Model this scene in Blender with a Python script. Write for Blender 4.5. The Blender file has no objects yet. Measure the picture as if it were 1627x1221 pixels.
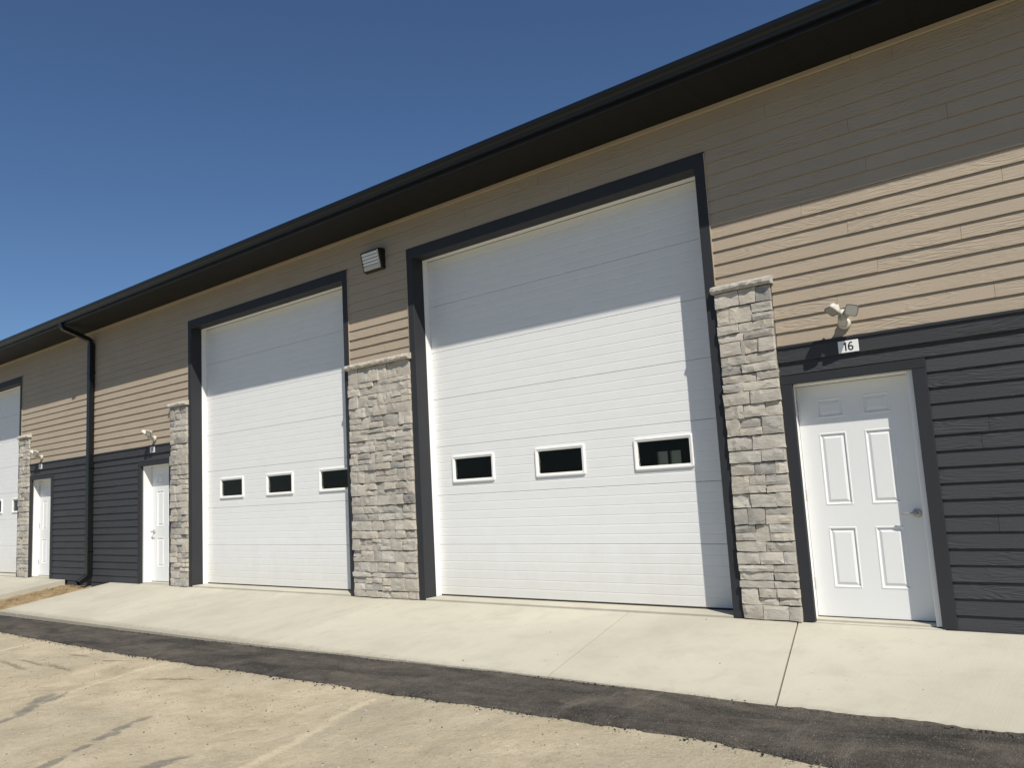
import bpy, bmesh, math, random
from mathutils import Vector, Matrix, noise

# ------------------------------------------------------------------ camera
scene = bpy.context.scene
C = scene.collection
cam_d = bpy.data.cameras.new('camera')
cam = bpy.data.objects.new('camera', cam_d)
C.objects.link(cam)
scene.camera = cam
yaw, pitch, roll = 0.6805, 0.1301, -0.0559
fwd = Vector((-math.sin(yaw)*math.cos(pitch), math.cos(yaw)*math.cos(pitch), math.sin(pitch)))
rt = fwd.cross(Vector((0, 0, 1))).normalized()
up = rt.cross(fwd)
r2 = rt*math.cos(roll) + up*math.sin(roll)
u2 = up*math.cos(roll) - rt*math.sin(roll)
m = Matrix((r2, u2, -fwd)).transposed().to_4x4()
m.translation = Vector((7.8462, -6.9982, 1.2293))
cam.matrix_world = m
cam_d.sensor_fit = 'HORIZONTAL'
cam_d.sensor_width = 36.0
cam_d.lens = 1297.86/1627*36
cam_d.clip_end = 2000

# ------------------------------------------------------------------ sky and sun
SUN = Vector((1.45, -1.0, 1.97)).normalized()          # towards the sun
elev = math.asin(SUN.z)
azim = math.atan2(SUN.x, SUN.y)                         # clockwise from +Y
world = bpy.data.worlds.new('World')
scene.world = world
world.use_nodes = True
wn = world.node_tree
wn.nodes.clear()
sky = wn.nodes.new('ShaderNodeTexSky')
sky.sky_type = 'NISHITA'
sky.sun_disc = False
sky.sun_elevation = elev
sky.sun_rotation = azim
sky.altitude = 300
sky.air_density = 1.0
sky.dust_density = 0.15
sky.ozone_density = 8.0
bg = wn.nodes.new('ShaderNodeBackground')
bg.inputs['Strength'].default_value = 0.074
wo = wn.nodes.new('ShaderNodeOutputWorld')
wn.links.new(sky.outputs[0], bg.inputs[0])
wn.links.new(bg.outputs[0], wo.inputs[0])
sun_d = bpy.data.lights.new('sun', 'SUN')
sun_d.energy = 5.0
sun_d.angle = math.radians(0.55)
sun_d.color = (1.0, 0.94, 0.84)
sun = bpy.data.objects.new('sun', sun_d)
sun.rotation_euler = (-SUN).to_track_quat('-Z', 'Y').to_euler()
sun.location = (20, -14, 27)
C.objects.link(sun)

scene.view_settings.view_transform = 'Standard'
scene.view_settings.look = 'None'
scene.view_settings.exposure = 0.14
scene.view_settings.gamma = 1.0
scene.view_settings.use_curve_mapping = False

# ------------------------------------------------------------------ helpers
class MB:
    """collects geometry for ONE mesh object"""
    def __init__(s):
        s.v = []; s.f = []
    def add(s, vs, fs):
        n = len(s.v)
        s.v += [tuple(p) for p in vs]
        s.f += [tuple(i+n for i in f) for f in fs]
        return s
    def box(s, x0, x1, y0, y1, z0, z1):
        return s.add([(x0,y0,z0),(x1,y0,z0),(x1,y1,z0),(x0,y1,z0),(x0,y0,z1),(x1,y0,z1),(x1,y1,z1),(x0,y1,z1)],
                     [(0,1,5,4),(1,2,6,5),(2,3,7,6),(3,0,4,7),(4,5,6,7),(3,2,1,0)])
    def prism(s, prof, x0, x1, cap=True):
        """closed (y, z) profile, swept along x"""
        n = len(prof)
        vs = [(x0, y, z) for y, z in prof] + [(x1, y, z) for y, z in prof]
        fs = [(i, (i+1) % n, n+(i+1) % n, n+i) for i in range(n)]
        if cap: fs += [tuple(range(n))[::-1], tuple(range(n, 2*n))]
        return s.add(vs, fs)
    def tube(s, pts, rad, n=12, cap=True):
        pts = [Vector(p) for p in pts]
        if not hasattr(rad, '__len__'): rad = [rad]*len(pts)
        base = len(s.v); vs = []; fs = []
        for i, p in enumerate(pts):
            a = pts[max(i-1, 0)]; b = pts[min(i+1, len(pts)-1)]
            d = (b-a).normalized()
            ref = Vector((0, 0, 1)) if abs(d.z) < .9 else Vector((1, 0, 0))
            e1 = d.cross(ref).normalized(); e2 = d.cross(e1)
            for k in range(n):
                t = 2*math.pi*k/n
                vs.append(p + e1*math.cos(t)*rad[i] + e2*math.sin(t)*rad[i])
        for i in range(len(pts)-1):
            for k in range(n):
                fs.append((i*n+k, i*n+(k+1) % n, (i+1)*n+(k+1) % n, (i+1)*n+k))
        if cap:
            fs.append(tuple(range(n))[::-1]); fs.append(tuple(range((len(pts)-1)*n, len(pts)*n)))
        return s.add(vs, fs)
    def build(s, name, mat, parent=None, smooth=False, bevel=0, seg=1):
        me = bpy.data.meshes.new(name)
        me.from_pydata(s.v, [], s.f)
        bm = bmesh.new(); bm.from_mesh(me)
        bmesh.ops.recalc_face_normals(bm, faces=bm.faces)
        if bevel:
            ed = [e for e in bm.edges if len(e.link_faces) == 2 and e.calc_face_angle(0) > .5]
            bmesh.ops.bevel(bm, geom=ed, offset=bevel, segments=seg, affect='EDGES', profile=.5)
        bm.to_mesh(me); bm.free()
        if smooth:
            for p in me.polygons: p.use_smooth = True
        me.materials.append(mat)
        return link(name, me, parent)

def link(name, me, parent=None):
    o = bpy.data.objects.new(name, me)
    C.objects.link(o)
    o.parent = parent
    return o

def empty(name, loc=(0, 0, 0), parent=None):
    o = bpy.data.objects.new(name, None)
    o.empty_display_size = .2
    C.objects.link(o)
    o.parent = parent
    o.location = loc
    return o

def tag(o, label=None, cat=None, group=None, kind=None):
    if label: o['label'] = label
    if cat: o['category'] = cat
    if group: o['group'] = group
    if kind: o['kind'] = kind
    return o

# ------------------------------------------------------------------ materials
class NT:
    def __init__(s, name):
        s.m = bpy.data.materials.new(name); s.m.use_nodes = True
        s.t = s.m.node_tree; s.t.nodes.clear()
        s.out = s.n('ShaderNodeOutputMaterial')
        s.p = s.n('ShaderNodeBsdfPrincipled')
        s.l(s.p.outputs[0], s.out.inputs[0])
    def n(s, typ, **kw):
        nd = s.t.nodes.new(typ)
        for k, v in kw.items(): setattr(nd, k, v)
        return nd
    def l(s, a, b): s.t.links.new(a, b)
    def set(s, nd, i, v):
        if hasattr(v, 'links') or isinstance(v, bpy.types.NodeSocket): s.l(v, nd.inputs[i])
        else: nd.inputs[i].default_value = v
    def math(s, op, a, b=0.0, c=None, clamp=False):
        nd = s.n('ShaderNodeMath', operation=op, use_clamp=clamp)
        s.set(nd, 0, a); s.set(nd, 1, b)
        if c is not None: s.set(nd, 2, c)
        return nd.outputs[0]
    def coord(s, scale=(1, 1, 1), rand=False, kind='Object', rot=(0, 0, 0)):
        tc = s.n('ShaderNodeTexCoord')
        src = tc.outputs[kind]
        mp = s.n('ShaderNodeMapping')
        mp.inputs['Scale'].default_value = scale
        mp.inputs['Rotation'].default_value = rot
        if rand:
            oi = s.n('ShaderNodeObjectInfo')
            vm = s.n('ShaderNodeVectorMath', operation='MULTIPLY')
            s.l(oi.outputs['Random'], vm.inputs[0]); vm.inputs[1].default_value = (317, 131, 211)
            va = s.n('ShaderNodeVectorMath', operation='ADD')
            s.l(src, va.inputs[0]); s.l(vm.outputs[0], va.inputs[1])
            src = va.outputs[0]
        s.l(src, mp.inputs['Vector'])
        return mp.outputs[0]
    def noise(s, vec, scale, detail=4, rough=.55, dist=0.0):
        nd = s.n('ShaderNodeTexNoise')
        s.l(vec, nd.inputs['Vector'])
        nd.inputs['Scale'].default_value = scale; nd.inputs['Detail'].default_value = detail
        nd.inputs['Roughness'].default_value = rough; nd.inputs['Distortion'].default_value = dist
        return nd.outputs['Fac']
    def ramp(s, fac, stops, interp='LINEAR'):
        nd = s.n('ShaderNodeValToRGB'); nd.color_ramp.interpolation = interp
        el = nd.color_ramp.elements
        while len(el) < len(stops): el.new(0.5)
        for e, (p, c) in zip(el, stops):
            e.position = p
            e.color = (c, c, c, 1) if not hasattr(c, '__len__') else (*c, 1)
        s.l(fac, nd.inputs[0])
        return nd.outputs[0]
    def mix(s, fac, a, b, mode='MIX'):
        nd = s.n('ShaderNodeMix', data_type='RGBA', blend_type=mode)
        s.set(nd, 0, fac)
        for i, v in ((6, a), (7, b)):
            if isinstance(v, bpy.types.NodeSocket): s.l(v, nd.inputs[i])
            else: nd.inputs[i].default_value = (*v, 1)
        return nd.outputs[2]
    def bump(s, h, dist, strength=1.0, prev=None):
        nd = s.n('ShaderNodeBump')
        nd.inputs['Strength'].default_value = strength; nd.inputs['Distance'].default_value = dist
        s.l(h, nd.inputs['Height'])
        if prev: s.l(prev, nd.inputs['Normal'])
        return nd.outputs[0]
    def done(s, col=None, rough=None, nrm=None, spec=None, metal=None):
        for i, v in (('Base Color', col), ('Roughness', rough), ('Normal', nrm), ('Specular IOR Level', spec), ('Metallic', metal)):
            if v is None: continue
            if i == 'Base Color' and not isinstance(v, bpy.types.NodeSocket): v = (*v, 1)
            s.set(s.p, i, v)
        return s.m

def siding_mat(name, col, relief, var):
    t = NT(name)
    v = t.coord((1.1, 1, 8), rand=True)
    n1 = t.noise(v, 1.3, 2, .5, .4)
    ring = t.math('SINE', t.math('MULTIPLY', n1, 75.0))            # cathedral grain
    v2 = t.coord((2.0, 1, 45), rand=True)
    n2 = t.noise(v2, 5, 5, .6)
    patch = t.ramp(t.noise(t.coord((1.5, 1, 2), rand=True), 1.0, 2), [(.42, 0), (.6, 1)])
    v3 = t.coord((55, 1, 10), rand=True)
    n3 = t.noise(v3, 2, 3, .6)                                      # rough sawn patches across the grain
    h = t.math('ADD', t.math('MULTIPLY', ring, t.math('MULTIPLY', patch, .36)), t.math('MULTIPLY', n2, .9))
    h = t.math('ADD', h, t.math('MULTIPLY', n3, t.math('MULTIPLY', t.math('SUBTRACT', 1, patch), .28)))
    oi = t.n('ShaderNodeObjectInfo')
    tone = t.math('ADD', t.math('MULTIPLY', oi.outputs['Random'], var), 1-var/2)
    soil = t.noise(t.coord((.6, 1, .6)), 2.2, 5, .6)
    tone = t.math('MULTIPLY', tone, t.math('ADD', t.math('MULTIPLY', soil, .22), .89))
    hsv = t.n('ShaderNodeHueSaturation'); hsv.inputs['Color'].default_value = (*col, 1)
    t.l(tone, hsv.inputs['Value'])
    return t.done(hsv.outputs[0], .62, t.bump(h, relief), .35)

def plain_mat(name, col, rough, spec=.4, tone=.1, scale=1.5, relief=0.0, rscale=60, metal=0.0, aniso=(1, 1, 1)):
    t = NT(name)
    n = t.noise(t.coord(), scale, 5, .6)
    hsv = t.n('ShaderNodeHueSaturation'); hsv.inputs['Color'].default_value = (*col, 1)
    t.l(t.math('ADD', t.math('MULTIPLY', n, 2*tone), 1-tone), hsv.inputs['Value'])
    nr = t.bump(t.noise(t.coord(aniso), rscale, 3), relief) if relief else None
    rg = t.math('ADD', t.math('MULTIPLY', n, .16), rough-.08)
    return t.done(hsv.outputs[0], rg, nr, spec, metal)

M = {}
M['tan'] = siding_mat('tan_siding_paint', (.388, .322, .243), .0030, .035)
M['dark'] = siding_mat('charcoal_siding_paint', (.044, .0455, .050), .0036, .10)
M['trim'] = plain_mat('charcoal_trim_paint', (.028, .0295, .034), .6, .3, .12, 2, .0007, 25, 0, (6, 6, .6))
M['tan_trim'] = plain_mat('tan_trim_paint', (.42, .34, .24), .6)
M['soffit'] = plain_mat('black_soffit_metal', (.0115, .011, .0105), .6, .2, .15)
M['gutter'] = plain_mat('black_gutter_metal', (.007, .0075, .0085), .35, .4, .1)
M['jamb'] = plain_mat('white_vinyl', (.80, .80, .78), .4, .4, .03)
M['leaf'] = plain_mat('white_door_enamel', (.74, .75, .75), .36, .4, .03, 1.2)
M['seal'] = plain_mat('black_rubber', (.02, .02, .02), .7)
M['cement'] = plain_mat('mortar', (.20, .19, .17), .9, .2, .12, 12, .004, 90)
M['lamp_white'] = plain_mat('white_lamp_plastic', (.52, .505, .45), .45, .4, .08, 6)
M['steel'] = plain_mat('satin_nickel', (.42, .41, .39), .42, .5, .05, 8, 0, 60, .55)
M['plate'] = plain_mat('white_plate', (.80, .80, .79), .45, .4, .02)
M['ink'] = plain_mat('black_ink', (.012, .012, .013), .5)
M['inside'] = plain_mat('dark_interior_lining', (.045, .04, .034), .85, .2, .25, 1.0)
M['shingle'] = plain_mat('dark_roof_metal', (.03, .03, .03), .5)

M['bezel'] = plain_mat('grey_lamp_bezel', (.17, .155, .135), .5)
# steel door skin: fine wood grain emboss
t = NT('white_steel_door_skin')
n2 = t.noise(t.coord((2.2, 1, 60)), 4, 4, .6)
blot = t.noise(t.coord((.5, 1, 1.4)), 1.6, 5, .65)
dust = t.ramp(t.noise(t.coord((.9, 1, 2.2)), 3.2, 6, .7), [(.3, (.735, .745, .74)), (.62, (.765, .775, .77)), (.8, (.71, .715, .70))])
sp = t.n('ShaderNodeSeparateXYZ'); t.l(t.coord(), sp.inputs[0])
low = t.n('ShaderNodeMapRange', interpolation_type='SMOOTHSTEP')
t.l(t.math('ADD', sp.outputs[2], t.math('MULTIPLY', t.math('SUBTRACT', t.noise(t.coord((1.2, 1, .5)), 3.0, 6, .7), .5), .9)), low.inputs[0])
low.inputs['From Min'].default_value = .75; low.inputs['From Max'].default_value = -.05
dust = t.mix(t.math('MULTIPLY', low.outputs[0], .38), dust, (.56, .52, .44))
spot = t.ramp(t.noise(t.coord((1, 1, .6)), 21, 3, .6), [(.74, 0), (.80, .35)])
dust = t.mix(spot, dust, (.52, .51, .48))
M['steel_door'] = t.done(dust, t.math('ADD', t.math('MULTIPLY', blot, .2), .34), t.bump(n2, .0007), .35)

# stone: tint from each piece
t = NT('ledge_stone')
oi = t.n('ShaderNodeObjectInfo')
tint = t.ramp(oi.outputs['Random'], [(0, (.22, .21, .195)), (.07, (.34, .32, .285)), (.18, (.46, .42, .355)), (.32, (.39, .365, .325)), (.46, (.52, .47, .39)), (.58, (.41, .37, .315)),
                                     (.70, (.47, .445, .395)), (.82, (.54, .495, .42)), (.94, (.37, .35, .315)), (1, (.26, .255, .24))])
v = t.coord((1, 1, 1), rand=True)
bl = t.noise(v, 9, 6, .65, .8)
st = t.noise(t.coord((14, 14, 34), rand=True, rot=(0, .5, .2)), 1.0, 6, .7, .6)
col = t.mix(t.ramp(bl, [(.38, 0), (.70, .5)]), tint, (.56, .53, .47))
col = t.mix(t.ramp(bl, [(.22, .4), (.40, 0)]), col, (.27, .235, .19))
col = t.mix(.55, col, t.ramp(st, [(.25, .78), (.75, 1.15)]), 'MULTIPLY')
hh = t.math('ADD', t.math('MULTIPLY', st, .8), t.math('MULTIPLY', t.noise(v, 38, 5, .7), .5))
M['stone'] = t.done(col, .88, t.bump(hh, .009), .2)

M['stone_mass'] = M['stone'].copy(); M['stone_mass'].name = 'ledge_stone_mass'
for nd in M['stone_mass'].node_tree.nodes:
    if nd.type == 'VALTORGB' and len(nd.color_ramp.elements) > 8:
        ge = M['stone_mass'].node_tree.nodes.new('ShaderNodeNewGeometry')
        M['stone_mass'].node_tree.links.new(ge.outputs['Random Per Island'], nd.inputs[0])
# concrete
t = NT('broomed_concrete')
v = t.coord()
big = t.noise(v, .55, 5, .6, .3)
mid = t.noise(v, 3.5, 6, .65, .3)
strk = t.noise(t.coord((2.6, .5, 1), rot=(0, 0, .5)), 1.6, 5, .6, .5)
fine = t.noise(v, 140, 3, .6)
col = t.ramp(big, [(.28, (.395, .374, .305)), (.5, (.465, .443, .365)), (.74, (.51, .488, .405))])
col = t.mix(t.ramp(mid, [(.32, .42), (.52, 0)]), col, (.37, .352, .288))
col = t.mix(t.ramp(strk, [(.5, 0), (.75, .35)]), col, (.51, .49, .425))
col = t.mix(t.ramp(t.noise(v, 17, 4, .7), [(.66, 0), (.76, .32)]), col, (.28, .25, .20))
col = t.mix(t.ramp(t.noise(v, 33, 2, .5), [(.73, 0), (.77, .6)]), col, (.20, .18, .15))
sep = t.n('ShaderNodeSeparateXYZ'); t.l(v, sep.inputs[0])
rimy = t.math('ADD', sep.outputs[1], t.math('MULTIPLY', t.math('SUBTRACT', t.noise(v, 9, 5, .7), .5), .22))
mrr = t.n('ShaderNodeMapRange', interpolation_type='SMOOTHSTEP'); t.l(rimy, mrr.inputs[0])
mrr.inputs['From Min'].default_value = -1.70; mrr.inputs['From Max'].default_value = -1.86
col = t.mix(t.math('MULTIPLY', mrr.outputs[0], t.ramp(t.noise(v, 40, 4, .7), [(.35, .25), (.6, .8)])), col, (.27, .24, .185))
oi = t.n('ShaderNodeObjectInfo')
hsv = t.n('ShaderNodeHueSaturation'); t.l(col, hsv.inputs['Color'])
t.l(t.math('ADD', t.math('MULTIPLY', oi.outputs['Random'], .06), .97), hsv.inputs['Value'])
M['concrete'] = t.done(hsv.outputs[0], .85, t.bump(t.math('ADD', fine, t.math('MULTIPLY', t.noise(t.coord((120, 3, 1)), 1, 2), .8)), .0016), .2)

# asphalt, dusty in places
t = NT('fresh_asphalt')
v = t.coord()
agg = t.n('ShaderNodeTexVoronoi'); t.l(v, agg.inputs['Vector']); agg.inputs['Scale'].default_value = 110
spk = t.ramp(agg.outputs['Color'], [(.0, .018), (.7, .038), (.9, .09), (1, .26)])
spk = t.mix(1.0, spk, (1.0, .94, .86), 'MULTIPLY')
d1 = t.noise(t.coord((.8, 2.2, 1), rot=(0, 0, -.5)), 1.5, 6, .68, .6)
d2 = t.noise(v, 5.5, 6, .72, .4)
dust = t.math('MULTIPLY', t.ramp(d1, [(.34, 0), (.62, 1)]), t.ramp(d2, [(.25, .25), (.7, 1)]))
col = t.mix(t.math('MULTIPLY', dust, .52), spk, (.235, .205, .165))
st2 = t.noise(t.coord((7, .9, 1), rot=(0, 0, .55)), 1.2, 6, .7, .3)
col = t.mix(t.math('MULTIPLY', t.ramp(st2, [(.54, 0), (.68, .55)]), t.ramp(t.noise(v, .8, 3), [(.45, 0), (.6, 1)])), col, (.20, .18, .15))
fleck = t.ramp(t.noise(v, 62, 3, .7), [(.70, 0), (.76, .7)])
col = t.mix(fleck, col, (.25, .225, .18))
hb = t.math('ADD', t.math('MULTIPLY', agg.outputs['Distance'], 1.0), t.math('MULTIPLY', t.noise(v, 25, 5, .7), 1.4))
M['asphalt'] = t.done(col, .9, t.bump(hb, .008), .2)

# dusty packed lot, with scuffs, furrows and swept sand lines (x, y, half length, half width, angle)
SCUFF = [(.52, -4.46, .20, .050, 1.85), (.32, -4.20, .27, .075, 2.5), (.02, -3.97, .20, .085, 2.35), (.10, -3.90, .22, .045, 2.2),
         (2.08, -4.72, .17, .060, 2.0), (1.93, -4.46, .10, .045, 2.0), (1.78, -4.22, .15, .060, 2.05), (1.67, -4.07, .12, .060, 2.1), (1.60, -3.90, .12, .060, 1.85),
         (2.78, -4.36, .22, .060, 1.55), (-.2, -5.1, .5, .12, 2.3), (1.2, -5.3, .5, .1, 2.1)]
FURROW = [(-1.35, -3.29, .42, .030, -.08), (-2.06, -3.46, .5, .030, -.09), (-2.0, -3.30, .4, .022, -.02), (-1.85, -2.88, .24, .026, .05), (-1.1, -2.86, .3, .02, .3), (.5, -3.05, .35, .02, .4)]
SAND = [(-.10, -3.45, .62, .030, 1.95), (-.27, -2.95, .35, .028, 1.78), (3.20, -3.70, .62, .045, 1.86), (2.95, -3.02, .45, .045, 1.85), (-3.38, -2.95, .4, .05, 2.0), (3.5, -4.5, .5, .04, 1.9)]
t = NT('dusty_packed_lot')
v = t.coord()
wob = t.n('ShaderNodeTexNoise'); t.l(v, wob.inputs['Vector']); wob.inputs['Scale'].default_value = 11; wob.inputs['Detail'].default_value = 5; wob.inputs['Roughness'].default_value = .7
w1 = t.n('ShaderNodeVectorMath', operation='SUBTRACT'); t.l(wob.outputs['Color'], w1.inputs[0]); w1.inputs[1].default_value = (.5, .5, .5)
w2 = t.n('ShaderNodeVectorMath', operation='SCALE'); t.l(w1.outputs[0], w2.inputs[0]); w2.inputs['Scale'].default_value = .16
w3 = t.n('ShaderNodeVectorMath', operation='ADD'); t.l(v, w3.inputs[0]); t.l(w2.outputs[0], w3.inputs[1])
def marks(lst, lo, hi):
    acc = None
    for cx, cy, ha, hb, an in lst:
        mp = t.n('ShaderNodeMapping', vector_type='TEXTURE')
        mp.inputs['Location'].default_value = (cx, cy, 0); mp.inputs['Rotation'].default_value = (0, 0, an); mp.inputs['Scale'].default_value = (ha, hb, 1000)
        t.l(w3.outputs[0], mp.inputs['Vector'])
        ln = t.n('ShaderNodeVectorMath', operation='LENGTH'); t.l(mp.outputs[0], ln.inputs[0])
        mr = t.n('ShaderNodeMapRange', interpolation_type='SMOOTHSTEP'); t.l(ln.outputs['Value'], mr.inputs['Value'])
        mr.inputs['From Min'].default_value = hi; mr.inputs['From Max'].default_value = lo
        mr.inputs['To Min'].default_value = 0; mr.inputs['To Max'].default_value = 1
        o = mr.outputs[0]
        acc = o if acc is None else t.math('MAXIMUM', acc, o)
    return acc
m_scuff = marks(SCUFF, .55, 1.15); m_fur = marks(FURROW, .4, 1.3); m_sand = marks(SAND, .3, 1.3)
big = t.noise(v, .42, 6, .62, .4)
mid = t.noise(v, 2.4, 8, .72, .3)
fin = t.noise(v, 13, 6, .75)
strk = t.noise(t.coord((2.4, .7, 1), rot=(0, 0, .62)), 1.3, 7, .72, .7)
col = t.ramp(mid, [(.30, (.345, .296, .205)), (.5, (.485, .42, .298)), (.70, (.59, .512, .372))])
col = t.mix(t.ramp(big, [(.42, 0), (.60, .6)]), col, (.37, .335, .262))
col = t.mix(t.ramp(strk, [(.33, .42), (.46, 0)]), col, (.32, .28, .215))
col = t.mix(t.ramp(strk, [(.62, 0), (.76, .35)]), col, (.60, .515, .37))
col = t.mix(t.ramp(fin, [(.32, .45), (.48, 0)]), col, (.34, .28, .185))
grit = t.noise(v, 70, 4, .75)
col = t.mix(t.ramp(grit, [(.56, 0), (.70, .7)]), col, (.25, .205, .135))
col = t.mix(t.ramp(grit, [(.30, .6), (.42, 0)]), col, (.68, .61, .475))
col = t.mix(t.math('MULTIPLY', m_sand, .55), col, (.66, .57, .40))
col = t.mix(t.math('MULTIPLY', m_fur, .6), col, (.22, .17, .10))
col = t.mix(t.math('MULTIPLY', m_scuff, t.ramp(fin, [(.3, .95), (.7, .55)])), col, (.185, .175, .15))
hb = t.math('ADD', t.math('MULTIPLY', grit, .45), t.math('MULTIPLY', mid, 1.3))
hb = t.math('ADD', hb, t.math('MULTIPLY', fin, .9))
hb = t.math('SUBTRACT', hb, t.math('MULTIPLY', m_fur, .6))
M['lot'] = t.done(col, .95, t.bump(hb, .02), .12)
t = NT('loose_soil')
v = t.coord()
col = t.ramp(t.noise(v, 4, 7, .7), [(.28, (.17, .115, .06)), (.5, (.34, .25, .14)), (.7, (.46, .37, .23))])
M['soil'] = t.done(col, .95, t.bump(t.noise(v, 22, 6, .75), .05), .1)
t = NT('pebble')
oi = t.n('ShaderNodeNewGeometry')
col = t.ramp(oi.outputs['Random Per Island'], [(0, (.05, .045, .04)), (.35, (.16, .14, .11)), (.7, (.36, .32, .25)), (1, (.55, .52, .46))])
M['pebble'] = t.done(col, .9)
t = NT('crumb')
oi = t.n('ShaderNodeNewGeometry')
col = t.ramp(oi.outputs['Random Per Island'], [(0, (.012, .012, .012)), (.75, (.04, .038, .035)), (1, (.2, .18, .14))])
M['crumb'] = t.done(col, .9)

# window glass
t = NT('clear_glass')
t.p.inputs['Base Color'].default_value = (.55, .58, .57, 1)
t.p.inputs['Roughness'].default_value = .02
t.p.inputs['IOR'].default_value = 1.22
t.p.inputs['Transmission Weight'].default_value = 1.0
M['glass'] = t.m
t = NT('dusty_rear_glass')
t.p.inputs['Base Color'].default_value = (.30, .31, .25, 1)
t.p.inputs['Roughness'].default_value = .55
t.p.inputs['Transmission Weight'].default_value = 1.0
M['dim_glass'] = t.m
t = NT('frosted_lens')
t.p.inputs['Base Color'].default_value = (.31, .31, .28, 1)
t.p.inputs['Roughness'].default_value = .25
M['lens'] = t.m

# ------------------------------------------------------------------ layout numbers
a, b = 0.581, 4.674            # overhead door casing, outer edges
ai, bi = 0.684, 4.571          # overhead door opening
c, d, e, g = 5.200, 5.298, 6.263, 6.367      # entry door casing / opening
P = 16.278                     # pair of bays
ZG, ZGI = 4.324, 4.190         # casing top, opening top
ZD, ZDI = 2.088, 2.012
ZS = 2.925                     # stone top
XL, XR = -18.4, 12.6           # building ends
def mir(x0, x1): return (-x1, -x0)
def lot_z(x, y):
    return -.238 - .0052*max(-6, min(14, 7-x)) + .02*max(-12, min(0, y+1.8))

# ------------------------------------------------------------------ ground
def grid_sheet(xs, ys, fz, name, mat, parent=None, smooth=True):
    vs = [(x, y, fz(x, y)) for y in ys for x in xs]
    n = len(xs)
    fs = [(j*n+i, j*n+i+1, (j+1)*n+i+1, (j+1)*n+i) for j in range(len(ys)-1) for i in range(n-1)]
    return MB().add(vs, fs).build(name, mat, parent, smooth)
def frange(lo, hi, st):
    n = max(1, round((hi-lo)/st)); return [lo+(hi-lo)*i/n for i in range(n+1)]
def ruts(x, y):
    n = noise.noise(Vector((x*1.3, y*2.1, 0)))*.010 + noise.noise(Vector((x*5, y*5, 3)))*.004
    return n
gx = [-700, -150, -50, -26] + frange(-18, 12, .16) + [18, 30, 60, 150, 700]
gy = [-700, -150, -50, -24, -14, -10] + frange(-8.6, -1.2, .12) + [0, 6, 30, 60, 150, 700]
ground = grid_sheet(gx, gy, lambda x, y: lot_z(x, y) + (ruts(x, y) if -8.7 < y < -2.3 and -18.1 < x < 12.1 else -.06 if y > -1.3 else 0), 'ground', M['lot'])
tag(ground, 'dusty tan packed lot in front of the building', kind='structure')

t = NT('low_bounce_grass')  # dark green for the added ground behind the camera, keeps bounce light low
col = t.ramp(t.noise(t.coord(), 1.5, 7, .7), [(.3, (.05, .065, .025)), (.7, (.10, .105, .05))])
M['low_bounce'] = t.done(col, .95, t.bump(t.noise(t.coord(), 30, 4, .7), .05), .1)
for y0, y1 in ((-690, -13.0),):  # added out of view: dark ground that weakens the bounce onto the wall
    tag(grid_sheet([-690, -200, -60, -20, 0, 20, 60, 200, 690], [y0, -200, -60, -25, y1], lambda x, y: lot_z(x, y)+.03, 'low_bounce_sheet', M['low_bounce']), 'unseen dark ground added behind the camera to cut bounce light', kind='structure')
# asphalt strip along the slab
EDGE = [(-20, -2.58), (-12, -2.56), (-8, -2.56), (-5.2, -2.55), (-3, -2.60), (-1.3, -2.63), (1.0, -2.60), (2.7, -2.57), (4.0, -2.55), (5.0, -2.53), (5.4, -2.53), (5.85, -2.56), (6.25, -2.63), (7.2, -2.75), (9, -2.85), (14, -2.9)]
def lerp_tab(tab, x):
    for (x0, y0), (x1, y1) in zip(tab, tab[1:]):
        if x <= x1: return y0+(y1-y0)*max(0, (x-x0)/(x1-x0))
    return tab[-1][1]
FRONT = [(-20, -1.90), (-7, -1.885), (-2.7, -1.90), (0, -1.885), (2, -1.82), (3.8, -1.78), (5.65, -1.80), (7, -1.81), (14, -1.82)]
vs = []; fs = []
xs = frange(-20, 13.5, .045)
NR = 14
for x in xs:
    y1 = lerp_tab(EDGE, x) + noise.noise(Vector((x*3, 0, 7)))*.035 + noise.noise(Vector((x*11, 0, 2)))*.028 + noise.noise(Vector((x*31, 0, 5)))*.014
    y0 = lerp_tab(FRONT, x) + .05
    for j in range(NR+1):
        tt = j/NR
        y = y0+(y1-y0)*tt
        edge = min(1, (1-tt)*7)
        z = lot_z(x, y) + .014 + .014*edge + noise.noise(Vector((x*2, y*3, 0)))*.006*edge + noise.noise(Vector((x*16, y*16, 0)))*.0035
        vs.append((x, y, z))
    vs.append((x, y1-.012, lot_z(x, y1)-.03))
n = NR+2
for i in range(len(xs)-1):
    for j in range(n-1):
        fs.append((i*n+j, (i+1)*n+j, (i+1)*n+j+1, i*n+j+1))
road = MB().add(vs, fs).build('asphalt_strip', M['asphalt'], None, True)
tag(road, 'dark strip of new asphalt along the concrete apron', kind='structure')

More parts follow.
